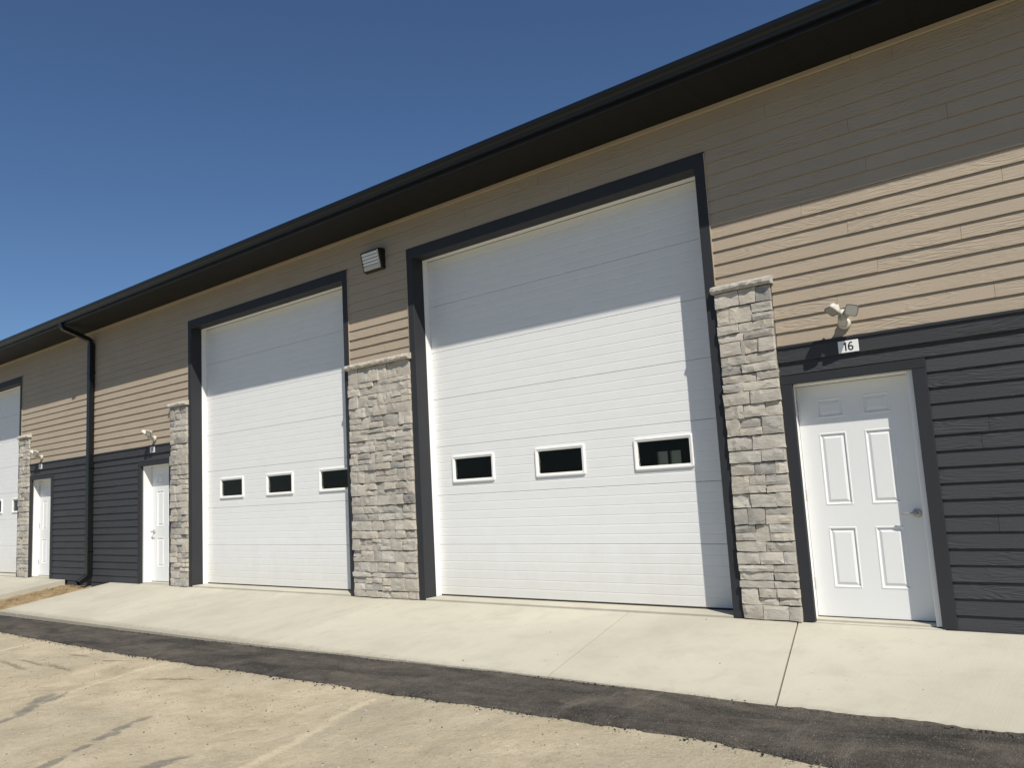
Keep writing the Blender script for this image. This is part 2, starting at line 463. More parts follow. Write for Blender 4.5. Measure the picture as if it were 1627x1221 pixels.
# concrete apron, cut into slabs by joints (x at the wall, x at the front)
SL = .12
def slab(x0w, x0f, x1w, x1f, parent, gap0=.004, gap1=.004, yb=-.012, fronts=FRONT):
    nx = 9
    top = []
    for i in range(nx):
        tt = i/(nx-1)
        xw = x0w+gap0+(x1w-gap1-x0w-gap0)*tt; xf = x0f+gap0+(x1f-gap1-x0f-gap0)*tt
        yf = lerp_tab(fronts, xf) + noise.noise(Vector((xf*1.7, 4, 0)))*.012
        top.append([(xw, yb, SL*yb), ((xw+xf)/2, (yb+yf)/2, SL*(yb+yf)/2), (xf, yf, SL*yf)])
    vs = [p for r in top for p in r]
    vs += [(p[0], p[1], p[2]-.15) for r in top for p in r]
    k = nx*3
    f = []
    for i in range(nx-1):
        for j in range(2):
            q = (i*3+j, (i+1)*3+j, (i+1)*3+j+1, i*3+j+1)
            f.append(q); f.append(tuple(v+k for v in q)[::-1])
    for j in range(2):
        f.append((j, j+1, k+j+1, k+j)); o = (nx-1)*3; f.append((o+j+1, o+j, k+o+j, k+o+j+1))
    for i in range(nx-1):
        f.append((i*3, k+i*3, k+(i+1)*3, (i+1)*3)); f.append(((i+1)*3+2, k+(i+1)*3+2, k+i*3+2, i*3+2))
    return MB().add(vs, f).build('slab', M['concrete'], parent, False, .0025, 1)
apron = MB().box(-7.24, 12.3, -1.70, -.03, -.5, -.40).build('apron', M['concrete'])
tag(apron, 'pale concrete apron in front of the two near garage doors', kind='structure')
JT = [(-7.35, -7.20), (-3.6, -3.5), (.12, .20), (1.905, 2.03), (3.49, 3.81), (5.152, 5.645), (8.35, 8.75), (12.5, 12.5)]
for i in range(len(JT)-1):
    gw = {3: .0038, 4: .0046, 5: .0060}
    g0 = gw.get(i, .0012); g1 = gw.get(i+1, .0012)
    slab(JT[i][0], JT[i][1], JT[i+1][0], JT[i+1][1], apron, g0, g1)
apron2 = MB().box(-18.2, -9.35, -1.70, -.03, -.5, -.40).build('apron', M['concrete'])
tag(apron2, 'concrete apron of the far left unit beyond the soil gap', kind='structure')
JL = [(-18.3, -18.3), (-15.2, -15.2), (-12.2, -12.2), (-9.25, -9.20)]
for i in range(3): slab(JL[i][0], JL[i][1], JL[i+1][0], JL[i+1][1], apron2, .0025, .0025)

# loose soil between the two aprons
def soil_z(x, y):
    base = -.10 + .125*(y+.1) if y < -.1 else -.10
    r = .028*noise.noise(Vector((x*2.2+y*.8, y*1.2, 5))) + .030*noise.noise(Vector((x*7, y*4, 1))) + .016*noise.noise(Vector((x*19, y*14, 1)))
    rut = -.045*math.exp(-((x+7.95)/.10)**2) + .03*math.exp(-((x+8.25)/.14)**2)
    return base + r*1.0 + (rut if y < -.5 else rut*max(0, (-y-.1)/.4))
soil = grid_sheet(frange(-9.28, -7.22, .04), frange(-1.98, .02, .045), soil_z, 'soil_patch', M['soil'])
tag(soil, 'loose brown soil between two concrete aprons under the downspout', kind='structure')

# ------------------------------------------------------------------ building
bld = empty('garage_building')
tag(bld, 'long garage building with white overhead doors, tan over charcoal siding and stone piers', 'building')

rnd = random.Random(11)
CAS = [(a, b), mir(a, b), (-P+a, -P+b), ]                          # overhead door casings
STN = [(-a, a), (b, c), mir(b, c), (-P+b, -P+c)]     # stone piers
ENT = [(c, g), mir(c, g), (-P+c, -P+g)]                            # entry door casings
def spans(z0, z1, lo=XL, hi=XR):
    cut = []
    if z0 < ZG-.01: cut += CAS
    if z0 < ZS-.03: cut += STN
    if z0 < ZD-.02: cut += ENT
    segs = [(lo, hi)]
    for c0, c1 in cut:
        out = []
        for s0, s1 in segs:
            if c1 <= s0 or c0 >= s1: out.append((s0, s1)); continue
            if c0 > s0: out.append((s0, c0))
            if c1 < s1: out.append((c1, s1))
        segs = out
    return [s for s in segs if s[1]-s[0] > .03]
EXP = .1238
wall_tan = empty('upper_siding', (0, 0, 0), bld); tag(wall_tan, 'tan lap siding')
wall_dark = empty('lower_siding', (0, 0, 0), bld); tag(wall_dark, 'charcoal lap siding')
JOINTS = {13: [6.743, -9.719, 1.4], 14: [5.994, -6.2, -12.4], 9: [5.53, -5.6, -10.3], 5: [6.728, -7.2], 12: [2.9, -3.0, 9.0], 15: [4.2, -1.7, -9.0], 16: [7.6, 3.1, -.9, -6.6, -11],
          17: [5.3, 1.6, -2.2, -7.9], 18: [6.4, 2.7, -1.1, -4.9, -10.2], 10: [7.3, -5.3, -9.4], 11: [6.1, -6.6, -8.9], 8: [7.05, -5.2], 7: [5.9, -9.3], 6: [7.5, -6.0], 4: [6.1, -9.9], 3: [7.3, -5.4], 2: [5.75, -9.0], 1: [6.9, -6.9], 0: [7.6, -9.6],
          -11: [6.727, -7.4]}
def lap_board(x0, x1, z0, z1, mat, parent, full):
    j = rnd.uniform(-.0012, .0012); w = rnd.uniform(-.001, .001)
    zt = z0+EXP+.028 if full else z1
    fr = (zt-z0)/(EXP+.028)
    yb, yt = .0005+j, .0005+j+.0172*fr
    MB().prism([(yb, z0+w), (yt, zt), (yt+.006, zt), (yb+.006, z0+w)], x0+.0011, x1-.0011).build('siding_board', mat, parent)
def lay(rows, z_base, mat, parent, ztop, key0, lo=XL, hi=XR):
    for k in range(rows):
        z0 = z_base+k*EXP; z1 = min(z0+EXP, ztop)
        js = sorted(JOINTS.get(k+key0, [rnd.uniform(6.6, 7.8), rnd.uniform(-7.9, -6.6), rnd.uniform(-9.7, -8.4)]))
        js += [x for x in (10.3+rnd.uniform(-.5, .5), -14.6+rnd.uniform(-.6, .6))]
        js.sort()
        for s0, s1 in spans(z0, z1, lo, hi):
            cuts = [s0] + [x for x in js if s0+.12 < x < s1-.12] + [s1]
            for x0, x1 in zip(cuts, cuts[1:]):
                lap_board(x0, x1, z0, z1, mat, parent, z0+EXP+.03 < ztop)
lay(19, 2.349, M['tan'], wall_tan, 4.712, 0)
lay(18, 1.972-16*EXP, M['dark'], wall_dark, 2.215, -17)
# lowest boards reach down between the aprons
lap_board(-9.2, -7.15, -.009-EXP, -.009, M['dark'], wall_dark, True)
# sheathing behind the boards (walls with openings)
def wall_mb(y0, y1):
    mb = MB()
    ops = sorted([(x0+.02, x1-.02, ZG-.06) for x0, x1 in CAS] + [(x0+.03, x1-.03, ZD-.03) for x0, x1 in ENT])
    x = XL+.02
    for x0, x1, zt in ops:
        mb.box(x, x0, y0, y1, -.35, 4.74); mb.box(x0, x1, y0, y1, zt, 4.74); x = x1
    mb.box(x, XR-.02, y0, y1, -.35, 4.74)
    return mb
wall_mb(.034, .14).build('wall', M['inside'], bld)
BY = 14.0
back = MB()
wx = [(-3.95, -3.57), (-3.53, -3.15)]
back.box(XL+.02, -3.95, BY, BY+.15, -.35, 4.74); back.box(-3.95, -3.15, BY, BY+.15, -.35, 1.25); back.box(-3.95, -3.15, BY, BY+.15, 2.12, 4.74); back.box(-3.15, XR-.02, BY, BY+.15, -.35, 4.74)
back.box(-3.57, -3.53, BY, BY+.15, 1.25, 2.12)
back.build('wall', M['inside'], bld)
for w0, w1 in wx: MB().box(w0+.002, w1-.002, BY+.05, BY+.056, 1.252, 2.118).build('rear_pane', M['dim_glass'], bld)
MB().box(XL+.03, XL+.15, .15, BY-.01, -.35, 4.74).build('wall', M['inside'], bld)
MB().box(XR-.15, XR-.03, .15, BY-.01, -.35, 4.74).build('wall', M['inside'], bld)
MB().box(XL+.16, XR-.16, .31, BY-.01, -.30, .010).build('floor', M['inside'], bld)

# tan caulk where the boards meet the casings
for xc, sg in ((b, 1), (-a, 1), (-b, -1), (a, -1), (-P+b, 1)):
    MB().prism([(.016, ZS+.09), (-.003, ZS+.09), (-.003, ZG-.01), (.016, ZG-.01)], min(xc, xc+sg*.007), max(xc, xc+sg*.007)).build('caulk_bead', M['tan_trim'], bld)
# drip cap and band board between the two sidings
for s0, s1 in spans(2.2, 2.35):
    MB().box(s0+.001, s1-.001, -.010, .03, 2.207, 2.329).build('band_board', M['dark'], bld, False, .002)
    MB().prism([(-.022, 2.330), (.03, 2.330), (.03, 2.362), (.002, 2.357), (-.022, 2.352)], s0+.001, s1-.001).build('drip_cap', M['trim'], bld)
# frieze under the soffit
x = XL
for w in (4.9, 4.9, 4.9, 4.88, 4.9, 6.5):
    x1 = min(XR, x+w)
    MB().box(x+.001, x1-.001, -.012, .03, 4.706, 4.752).build('frieze_board', M['tan_trim'], bld, False, .003)
    x = x1
# soffit, fascia, gutter, roof
FY, FZ = -.565, 4.800
x = XL-.3
k = 0
while x < XR+.3:
    x1 = min(x+.3048*4, XR+.3)
    mb = MB()
    for q in range(4):
        xa = x+(x1-x)*q/4; xb = x+(x1-x)*(q+1)/4
        mb.prism([(FY+.004, FZ), (.02, 4.7535), (.02, 4.766), (FY+.004, FZ+.012)], xa+.0004, xb-.0004)
    mb.build('soffit_panel', M['soffit'], bld)
    x = x1
MB().prism([(FY+.004, FZ+.013), (.02, 4.7675), (.02, 4.78), (FY+.004, FZ+.03)], XL-.3, XR+.3).build('soffit_backing', M['soffit'], bld)
MB().box(XL-.3, XR+.3, FY-.02, FY, FZ-.014, 4.965).build('fascia', M['gutter'], bld, False, .002)
# K-style gutter
gp = [(FY-.022, 4.955), (FY-.022, 4.826), (FY-.066, 4.826), (FY-.071, 4.846), (FY-.074, 4.862), (FY-.088, 4.884), (FY-.098, 4.905), (FY-.100, 4.930), (FY-.100, 4.944), (FY-.088, 4.948),
      (FY-.088, 4.942), (FY-.094, 4.938), (FY-.094, 4.907), (FY-.084, 4.888), (FY-.070, 4.866), (FY-.064, 4.832), (FY-.026, 4.832), (FY-.026, 4.955)]
x = XL-.3
for w in (6.1, 6.1, 6.1, 6.1, 8):
    x1 = min(x+w, XR+.3)
    MB().prism(gp, x, x1-.002).build('gutter', M['gutter'], bld)
    x = x1
rp = [(FY-.045, 4.958), (8.0, 6.35), (14.75, 5.0), (14.75, 5.03), (8.0, 6.39), (FY-.045, 4.972)]
MB().prism(rp, XL-.3, XR+.3).build('roof', M['shingle'], bld)
for xe in (XL+.02, XR-.14):
    MB().prism([(.02, 4.75), (BY, 4.75), (BY, 5.05), (8, 6.3), (.02, 5.0)], xe, xe+.12).build('gable', M['tan_trim'], bld)

# downspout
def tube_rect(pts, w, dpt):
    """rectangular pipe in the y-z plane at x, along pts"""
    mb = MB(); vs = []
    x = -8.1415
    for i, (y, z) in enumerate(pts):
        p = Vector((y, z)); q0 = Vector(pts[max(i-1, 0)]); q1 = Vector(pts[min(i+1, len(pts)-1)])
        d0 = (p-q0).normalized() if i else (q1-p).normalized()
        d1 = (q1-p).normalized() if i < len(pts)-1 else d0
        tt = (d0+d1).normalized(); nn = Vector((-tt.y, tt.x))
        s = 1/max(.5, tt.dot(d0))
        r = .012
        for sx, sn in ((-1+r*8, -1), (1-r*8, -1), (1, -1+r*10), (1, 1-r*10), (1-r*8, 1), (-1+r*8, 1), (-1, 1-r*10), (-1, -1+r*10)):
            o = p + nn*(sn*dpt/2*s)
            vs.append((x+sx*w/2, o.x, o.y))
    fs = []
    n = 8
    for i in range(len(pts)-1):
        for k in range(n): fs.append((i*n+k, i*n+(k+1) % n, (i+1)*n+(k+1) % n, (i+1)*n+k))
    fs += [tuple(range(n))[::-1]]
    return mb.add(vs, fs)
ds = empty('downspout', (0, 0, 0), bld)
tag(ds, 'black downspout from gutter to soil')
tube_rect([(-.60, 4.834), (-.60, 4.80), (-.585, 4.755), (-.555, 4.715)], .085, .075).build('elbow', M['gutter'], ds)
tube_rect([(-.57, 4.735), (-.12, 4.575), (-.075, 4.545), (-.058, 4.49), (-.055, 4.44)], .095, .08).build('offset', M['gutter'], ds)
tube_rect([(-.055, 4.47), (-.055, .16)], .115, .095).build('pipe', M['gutter'], ds)
tube_rect([(-.055, .20), (-.058, .13), (-.085, .08), (-.24, -.015)], .108, .09).build('elbow', M['gutter'], ds)
for z in (3.9, 2.1, .55): MB().box(-8.213, -8.070, -.1055, -.004, z, z+.030).build('strap', M['gutter'], ds, False, .002)

# ------------------------------------------------------------------ overhead doors
NSEC = 7
ZB, ZT = .033, 4.185
SH = (ZT-ZB)/NSEC
WINX = [(.966, 1.632), (2.242, 2.910), (3.520, 4.182)]
WZ0, WZ1 = 1.362, 1.688
def section_profile(z0, z1):
    pts = [(.2745, z0+.0015), (.2700, z0+.006)]
    for k in range(1, 6):
        zc = z0+(z1-z0)*k/6
        pts += [(.2700, zc-.006), (.2720, zc-.002), (.2720, zc+.002), (.2700, zc+.006)]
    pts += [(.2700, z1-.006), (.2745, z1-.0015)]
    return pts
def clip(pts, lo, hi):
    out = []
    for (y0, z0), (y1, z1) in zip(pts, pts[1:]):
        if z1 < lo or z0 > hi: continue
        q0 = (y0, z0) if z0 >= lo else (y0+(y1-y0)*(lo-z0)/(z1-z0), lo)
        q1 = (y1, z1) if z1 <= hi else (y0+(y1-y0)*(hi-z0)/(z1-z0), hi)
        if not out: out.append(q0)
        out.append(q1)
    return out
def solid(mb, pts, x0, x1):
    z0, z1 = pts[0][1], pts[-1][1]
    mb.prism(pts + [(.312, z1), (.312, z0)], x0, x1)
def overhead_door(name_label, x_off, flip):
    r = empty('overhead_door', (0, 0, 0), bld); tag(r, name_label)
    fx = (lambda x: -x) if flip else (lambda x: x+x_off)
    def rng(x0, x1): return tuple(sorted((fx(x0), fx(x1))))
    rr = random.Random(5+int(x_off)+flip)
    for s in range(NSEC):
        z0 = ZB+s*SH; z1 = z0+SH
        pr = section_profile(z0, z1)
        mb = MB()
        X0, X1 = rng(ai-.02, bi+.02)
        if s == 2:
            xs = [ai-.02]
            for w0, w1 in WINX: xs += [w0+.03, w1-.03]
            xs += [bi+.02]
            for i in range(len(xs)-1):
                p0, p1 = rng(xs[i], xs[i+1])
                if i % 2 == 0: solid(mb, pr, p0, p1)
                else:
                    solid(mb, clip(pr, z0, WZ0+.03), p0, p1); solid(mb, clip(pr, WZ1-.03, z1), p0, p1)
        else: solid(mb, pr, X0, X1)
        o = mb.build('section', M['steel_door'], r)
        o.location = (0, rr.uniform(-.0008, .0008), 0)
    for w0, w1 in WINX:
        p0, p1 = rng(w0, w1)
        mb = MB()
        prof = [(0, .2715), (0, .258), (.006, .252), (.020, .252), (.026, .257), (.034, .257), (.040, .263), (.040, .300)]  # inset, y
        vs = []; nn = len(prof)
        RC = 5
        loops = []
        for ins, y in prof:
            x0, x1, z0, z1 = p0+ins, p1-ins, WZ0+ins, WZ1-ins
            rad = max(.004, .018-ins*.2)
            lp = []
            for cx, cz, st in ((x1-rad, z1-rad, 0), (x0+rad, z1-rad, 90), (x0+rad, z0+rad, 180), (x1-rad, z0+rad, 270)):
                for q in range(RC):
                    th = math.radians(st+90*q/(RC-1)); lp.append((cx+rad*math.cos(th), y, cz+rad*math.sin(th)))
            loops.append(lp)
        L = 4*RC
        vs = [p for lp in loops for p in lp]
        fs = [(i*L+q, i*L+(q+1) % L, (i+1)*L+(q+1) % L, (i+1)*L+q) for i in range(nn-1) for q in range(L)]
        mb.add(vs, fs).build('window_frame', M['jamb'], r)
        MB().box(p0+.034, p1-.034, .276, .281, WZ0+.034, WZ1-.034).build('pane', M['glass'], r)
    X0, X1 = rng(ai, bi)
    MB().box(X0, X1, .268, .300, .0205, .0325).build('bottom_seal', M['seal'], r, False, .004)
    # white jamb and head stop
    for xa, xb in ((ai-.02, ai+.004), (bi-.004, bi+.02)):
        p0, p1 = rng(xa, xb)
        MB().box(p0, p1, .180, .2685, .021, ZGI+.004).build('jamb', M['jamb'], r, False, .002)
    p0, p1 = rng(ai+.005, bi-.005)
    MB().box(p0, p1, .180, .2685, ZGI-.004, ZGI+.03).build('head_jamb', M['jamb'], r, False, .002)
    # charcoal casing: face and return
    for xa, xb in ((a, ai), (bi, b)):
        p0, p1 = rng(xa, xb)
        MB().box(p0, p1, -.006, .1795, .0, ZGI-.0005).build('casing', M['trim'], r, False, .003)
    p0, p1 = rng(a, b)
    MB().box(p0, p1, -.008, .1795, ZGI, ZG).build('casing', M['trim'], r, False, .003)
    # floor lip inside the opening
    p0, p1 = rng(ai+.001, bi-.001)
    MB().box(p0, p1, -.004, .308, -.2, .0195).build('floor_lip', M['concrete'], r, False, .004)
overhead_door('tall white overhead door beside entry door 16', 0, False)
overhead_door('tall white overhead door between stone piers', 0, True)
overhead_door('white overhead door at the far left edge', -P, False)

# ------------------------------------------------------------------ entry doors
LX0, LX1, LZ0, LZ1 = 5.266, 6.211, .030, 1.994
LY = .176
PAN = [(5.425, 5.655, 1.705, 1.872), (5.805, 6.035, 1.705, 1.872), (5.420, 5.655, .958, 1.575), (5.803, 6.032, .958, 1.575), (5.425, 5.655, .268, .774), (5.803, 6.032, .268, .774)]
def entry_door(label, x_off, flip):
    r = empty('entry_door', (0, 0, 0), bld); tag(r, label)
    fx = (lambda x: -x) if flip else (lambda x: x+x_off)
    def rng(x0, x1): return tuple(sorted((fx(x0), fx(x1))))
    # leaf with six openings
    xs = sorted({LX0, LX1, 5.425, 5.655, 5.804, 6.033}); zs = sorted({LZ0, LZ1, .268, .774, .958, 1.575, 1.705, 1.872})
    mb = MB()
    holes = {(1, 1), (3, 1), (1, 3), (3, 3), (1, 5), (3, 5)}
    for i in range(len(xs)-1):
        for j in range(len(zs)-1):
            if (i, j) in holes: continue
            p0, p1 = rng(xs[i], xs[i+1])
            mb.add([(p0, LY, zs[j]), (p1, LY, zs[j]), (p1, LY, zs[j+1]), (p0, LY, zs[j+1])], [(0, 1, 2, 3)])
    p0, p1 = rng(LX0, LX1)
    mb.add([(p0, LY, LZ0), (p1, LY, LZ0), (p1, LY, LZ1), (p0, LY, LZ1), (p0, LY+.044, LZ0), (p1, LY+.044, LZ0), (p1, LY+.044, LZ1), (p0, LY+.044, LZ1)],
           [(0, 1, 5, 4), (1, 2, 6, 5), (2, 3, 7, 6), (3, 0, 4, 7), (4, 5, 6, 7)])
    mb.build('leaf', M['leaf'], r)
    for i, j in sorted(holes):
        q0, q1 = rng(xs[i], xs[i+1]); z0, z1 = zs[j], zs[j+1]
        mb = MB(); loops = []
        for ins, y in ((0, LY), (.004, LY-.003), (.011, LY-.003), (.020, LY+.009), (.026, LY+.009), (.046, LY+.001), (.049, LY+.0005)):
            loops.append([(q0+ins, y, z0+ins), (q1-ins, y, z0+ins), (q1-ins, y, z1-ins), (q0+ins, y, z1-ins)])
        vs = [p for lp in loops for p in lp]
        n = len(loops)
        fs = [(k*4+q, k*4+(q+1) % 4, (k+1)*4+(q+1) % 4, (k+1)*4+q) for k in range(n-1) for q in range(4)] + [tuple(range((n-1)*4, n*4))]
        mb.add(vs, fs).build('panel', M['leaf'], r)
    # white frame
    for xa, xb in ((LX0-.05, LX0-.004), (LX1+.004, LX1+.05)):
        p0, p1 = rng(xa, xb)
        MB().box(p0, p1, .032, .235, .012, 2.05).build('frame_side', M['jamb'], r, False, .003)
    p0, p1 = rng(LX0-.003, LX1+.003)
    MB().box(p0, p1, .032, .235, LZ1+.004, 2.05).build('frame_head', M['jamb'], r, False, .003)
    MB().box(p0, p1, .06, .24, -.03, .022).build('threshold', M['concrete'], r, False, .004)
    MB().box(p0, p1, .17, .215, .0225, .0295).build('sweep', M['seal'], r)
    # casing
    for xa, xb in ((c, d), (e, g)):
        p0, p1 = rng(xa, xb)
        MB().box(p0, p1, -.006, .031, .0, ZDI-.0005).build('casing', M['trim'], r, False, .002)
    p0, p1 = rng(c, g)
    MB().box(p0, p1, -.008, .031, ZDI, ZD).build('casing', M['trim'], r, False, .002)
    p0, p1 = rng(d-.02, e+.02)
    MB().box(p0, p1, -.006, .059, -.2, .004).build('sill', M['concrete'], r, False, .003)
    # lever handle and rose
    s = -1 if flip else 1
    hx = fx(6.138); hz = .873
    hd = MB()
    hd.tube([(hx, LY+.001, hz), (hx, LY-.009, hz), (hx, LY-.013, hz)], [.036, .036, .030], 24)
    hd.tube([(hx, LY-.012, hz), (hx, LY-.055, hz)], .011, 12)
    hd.tube([(hx+.004*s, LY-.058, hz), (hx-.03*s, LY-.060, hz+.001), (hx-.075*s, LY-.060, hz), (hx-.105*s, LY-.054, hz-.002)], [.011, .0095, .0085, .007], 12)
    hd.build('handle', M['steel'], r, True)
    for z in (.25, 1.0, 1.78): MB().box(*rng(LX0-.010, LX0+.002), LY-.010, LY+.004, z, z+.10).build('hinge', M['steel'], r, False, .002)
entry_door('white six panel entry door under the number 16', 0, False)
entry_door('white six panel entry door under the number 15', 0, True)
entry_door('white six panel entry door at the far left', -P, False)

# ------------------------------------------------------------------ stone piers
def stone_mesh(w, h, dp, seed):
    """rough split-face block, front towards -y, centred, back at y=0"""
    rr = random.Random(seed)
    nx = max(3, min(9, int(w/.045)+2)); nz = max(3, min(6, int(h/.035)+2))
    off = Vector((rr.uniform(0, 90), rr.uniform(0, 90), rr.uniform(0, 90)))
    tiltx, tiltz = rr.uniform(-.05, .05), rr.uniform(-.06, .06)
    # corners are never square
    cj = [(rr.uniform(-.006, .004), rr.uniform(-.006, .004)) for _ in range(4)]
    crown = rr.uniform(-.002, .003)
    vs = []; idx = {}
    for j in range(nz):
        for i in range(nx):
            u = i/(nx-1); v = j/(nz-1)
            px = (u-.5)*w; pz = (v-.5)*h
            jx = (cj[0][0]*(1-u)*(1-v)-cj[1][0]*u*(1-v)-cj[2][0]*u*v+cj[3][0]*(1-u)*v)
            jz = (cj[0][1]*(1-u)*(1-v)+cj[1][1]*u*(1-v)-cj[2][1]*u*v-cj[3][1]*(1-u)*v)
            q = Vector((px*9, pz*9, 0))+off
            edge = min(u, 1-u)*w; edz = min(v, 1-v)*h
            e_ = min(edge, edz)
            rim = 1.0 if e_ < .001 else 0.0
            y = -dp - crown*(1-(2*u-1)**4)*(1-(2*v-1)**4) + noise.noise(q)*.006 + noise.noise(q*2.4)*.0085 + px*tiltx + pz*tiltz + rim*.003
            wob = .0045*noise.noise(q*1.7+Vector((9, 3, 1)))
            if u in (0, 1): px += wob
            if v in (0, 1): pz += wob*1.2
            if e_ > 0:
                px += rr.uniform(-.25, .25)*w/nx*.7; pz += rr.uniform(-.25, .25)*h/nz*.7
            idx[i, j] = len(vs); vs.append((px-jx*0+jx, min(y, -.012), pz+jz))
    fs = []
    for j in range(nz-1):
        for i in range(nx-1):
            q = (idx[i, j], idx[i+1, j], idx[i+1, j+1], idx[i, j+1])
            if rr.random() < .5 or True and (i+j) % 2: fs += [(q[0], q[1], q[2]), (q[0], q[2], q[3])]
            else: fs += [(q[0], q[1], q[3]), (q[1], q[2], q[3])]
    ring = [idx[i, 0] for i in range(nx)] + [idx[nx-1, j] for j in range(1, nz)] + [idx[i, nz-1] for i in range(nx-2, -1, -1)] + [idx[0, j] for j in range(nz-2, 0, -1)]
    n0 = len(vs)
    for k in ring: vs.append((vs[k][0], .0, vs[k][2]))
    L = len(ring)
    for k in range(L): fs.append((ring[k], n0+k, n0+(k+1) % L, ring[(k+1) % L]))
    me = bpy.data.meshes.new('stone')
    me.from_pydata(vs, [], fs)
    bm = bmesh.new(); bm.from_mesh(me); bmesh.ops.recalc_face_normals(bm, faces=bm.faces)
    for ed in bm.edges: ed.smooth = ed.calc_face_angle(0) < .22
    for f in bm.faces: f.smooth = True
    bm.to_mesh(me); bm.free()
    me.materials.append(M['stone'])
    return me
def ashlar(W, H, seed):
    """list of (x, z, w, h) covering W x H"""
    rr = random.Random(seed); out = []; z = 0
    while z < H-.03:
        h = rr.choice([.062, .075, .088, .10, .112, .125, .145, .16])
        if H-z-h < .07: h = H-z
        x = 0
        while x < W-.01:
            w = rr.uniform(.12, .24) if h > .12 else rr.uniform(.14, .36)
            if W-x-w < .10: w = W-x
            if h >= .145 and w > .14 and rr.random() < .55:
                s = rr.uniform(.4, .6)*h
                out.append((x, z, w, s)); 
                if w > .24 and rr.random() < .6:
                    q = rr.uniform(.35, .65)*w
                    out.append((x, z+s, q, h-s)); out.append((x+q, z+s, w-q, h-s))
                else: out.append((x, z+s, w, h-s))
            else: out.append((x, z, w, h))
            x += w
        z += h
    return out
cap_cache = {}
def cap_mesh(W, seed):
    rr = random.Random(seed); n = max(8, int(W/.035)); vs = []; fs = []
    for i in range(n+1):
        x = -W/2+W*i/n
        r = lambda s: rr.uniform(-s, s)
        vs += [(x, .0, .0), (x, -.088+r(.006), .0+r(.002)), (x, -.104+r(.007), .022+r(.008)), (x, -.100+r(.007), .046+r(.007)), (x, -.080+r(.004), .066+r(.003)), (x, .0, .086)]
    for i in range(n):
        for k in range(5): fs.append((i*6+k, i*6+k+1, (i+1)*6+k+1, (i+1)*6+k))
        fs.append((i*6+5, i*6, (i+1)*6, (i+1)*6+5))
    fs += [tuple(range(6)), tuple(range(n*6, n*6+6))[::-1]]
    me = bpy.data.meshes.new('cap_stone'); me.from_pydata(vs, [], fs)
    bm = bmesh.new(); bm.from_mesh(me); bmesh.ops.recalc_face_normals(bm, faces=bm.faces); bm.to_mesh(me); bm.free()
    me.materials.append(M['stone'])
    return me
def pier(x0, x1, seed, label, src=None):
    r = empty('stone_pier', ((x0+x1)/2, .02, 0), bld); tag(r, label)
    W = x1-x0
    MB().box(-W/2+.004, W/2-.004, -.026, .0, .004, ZS-.001).build('mortar', M['cement'], r)
    made = []
    if src is None:
        for k, (sx, sz, w, h) in enumerate(ashlar(W-.004, ZS-.006, seed)):
            rr = random.Random(seed*1000+k)
            me = stone_mesh(w-.008, h-.0095, rr.uniform(.050, .072), seed*997+k)
            made.append((me, (-W/2+.002+sx+w/2, 0, .003+sz+h/2)))
    else: made = src
    if src is None:
        for me, loc in made:
            o = link('stone', me, r); o.location = loc
    else:
        mb = MB()
        for me, loc in made:
            mb.add([Vector(v.co)+Vector(loc) for v in me.vertices], [tuple(p.vertices) for p in me.polygons])
        tag(mb.build('stones', M['stone_mass'], r), kind='stuff')
    o = link('cap_stone', cap_mesh(W+.045, seed), r); o.location = (.0, .0, ZS+.001)
    return made
pier(-a, a, 21, 'wide stone pier between the two overhead doors')
pm = pier(b, c, 34, 'narrow stone pier beside entry door 16')
pier(-c, -b, 47, 'narrow stone pier beside entry door 15')
pier(-P+b, -P+c, 34, 'narrow stone pier at the far left', pm)

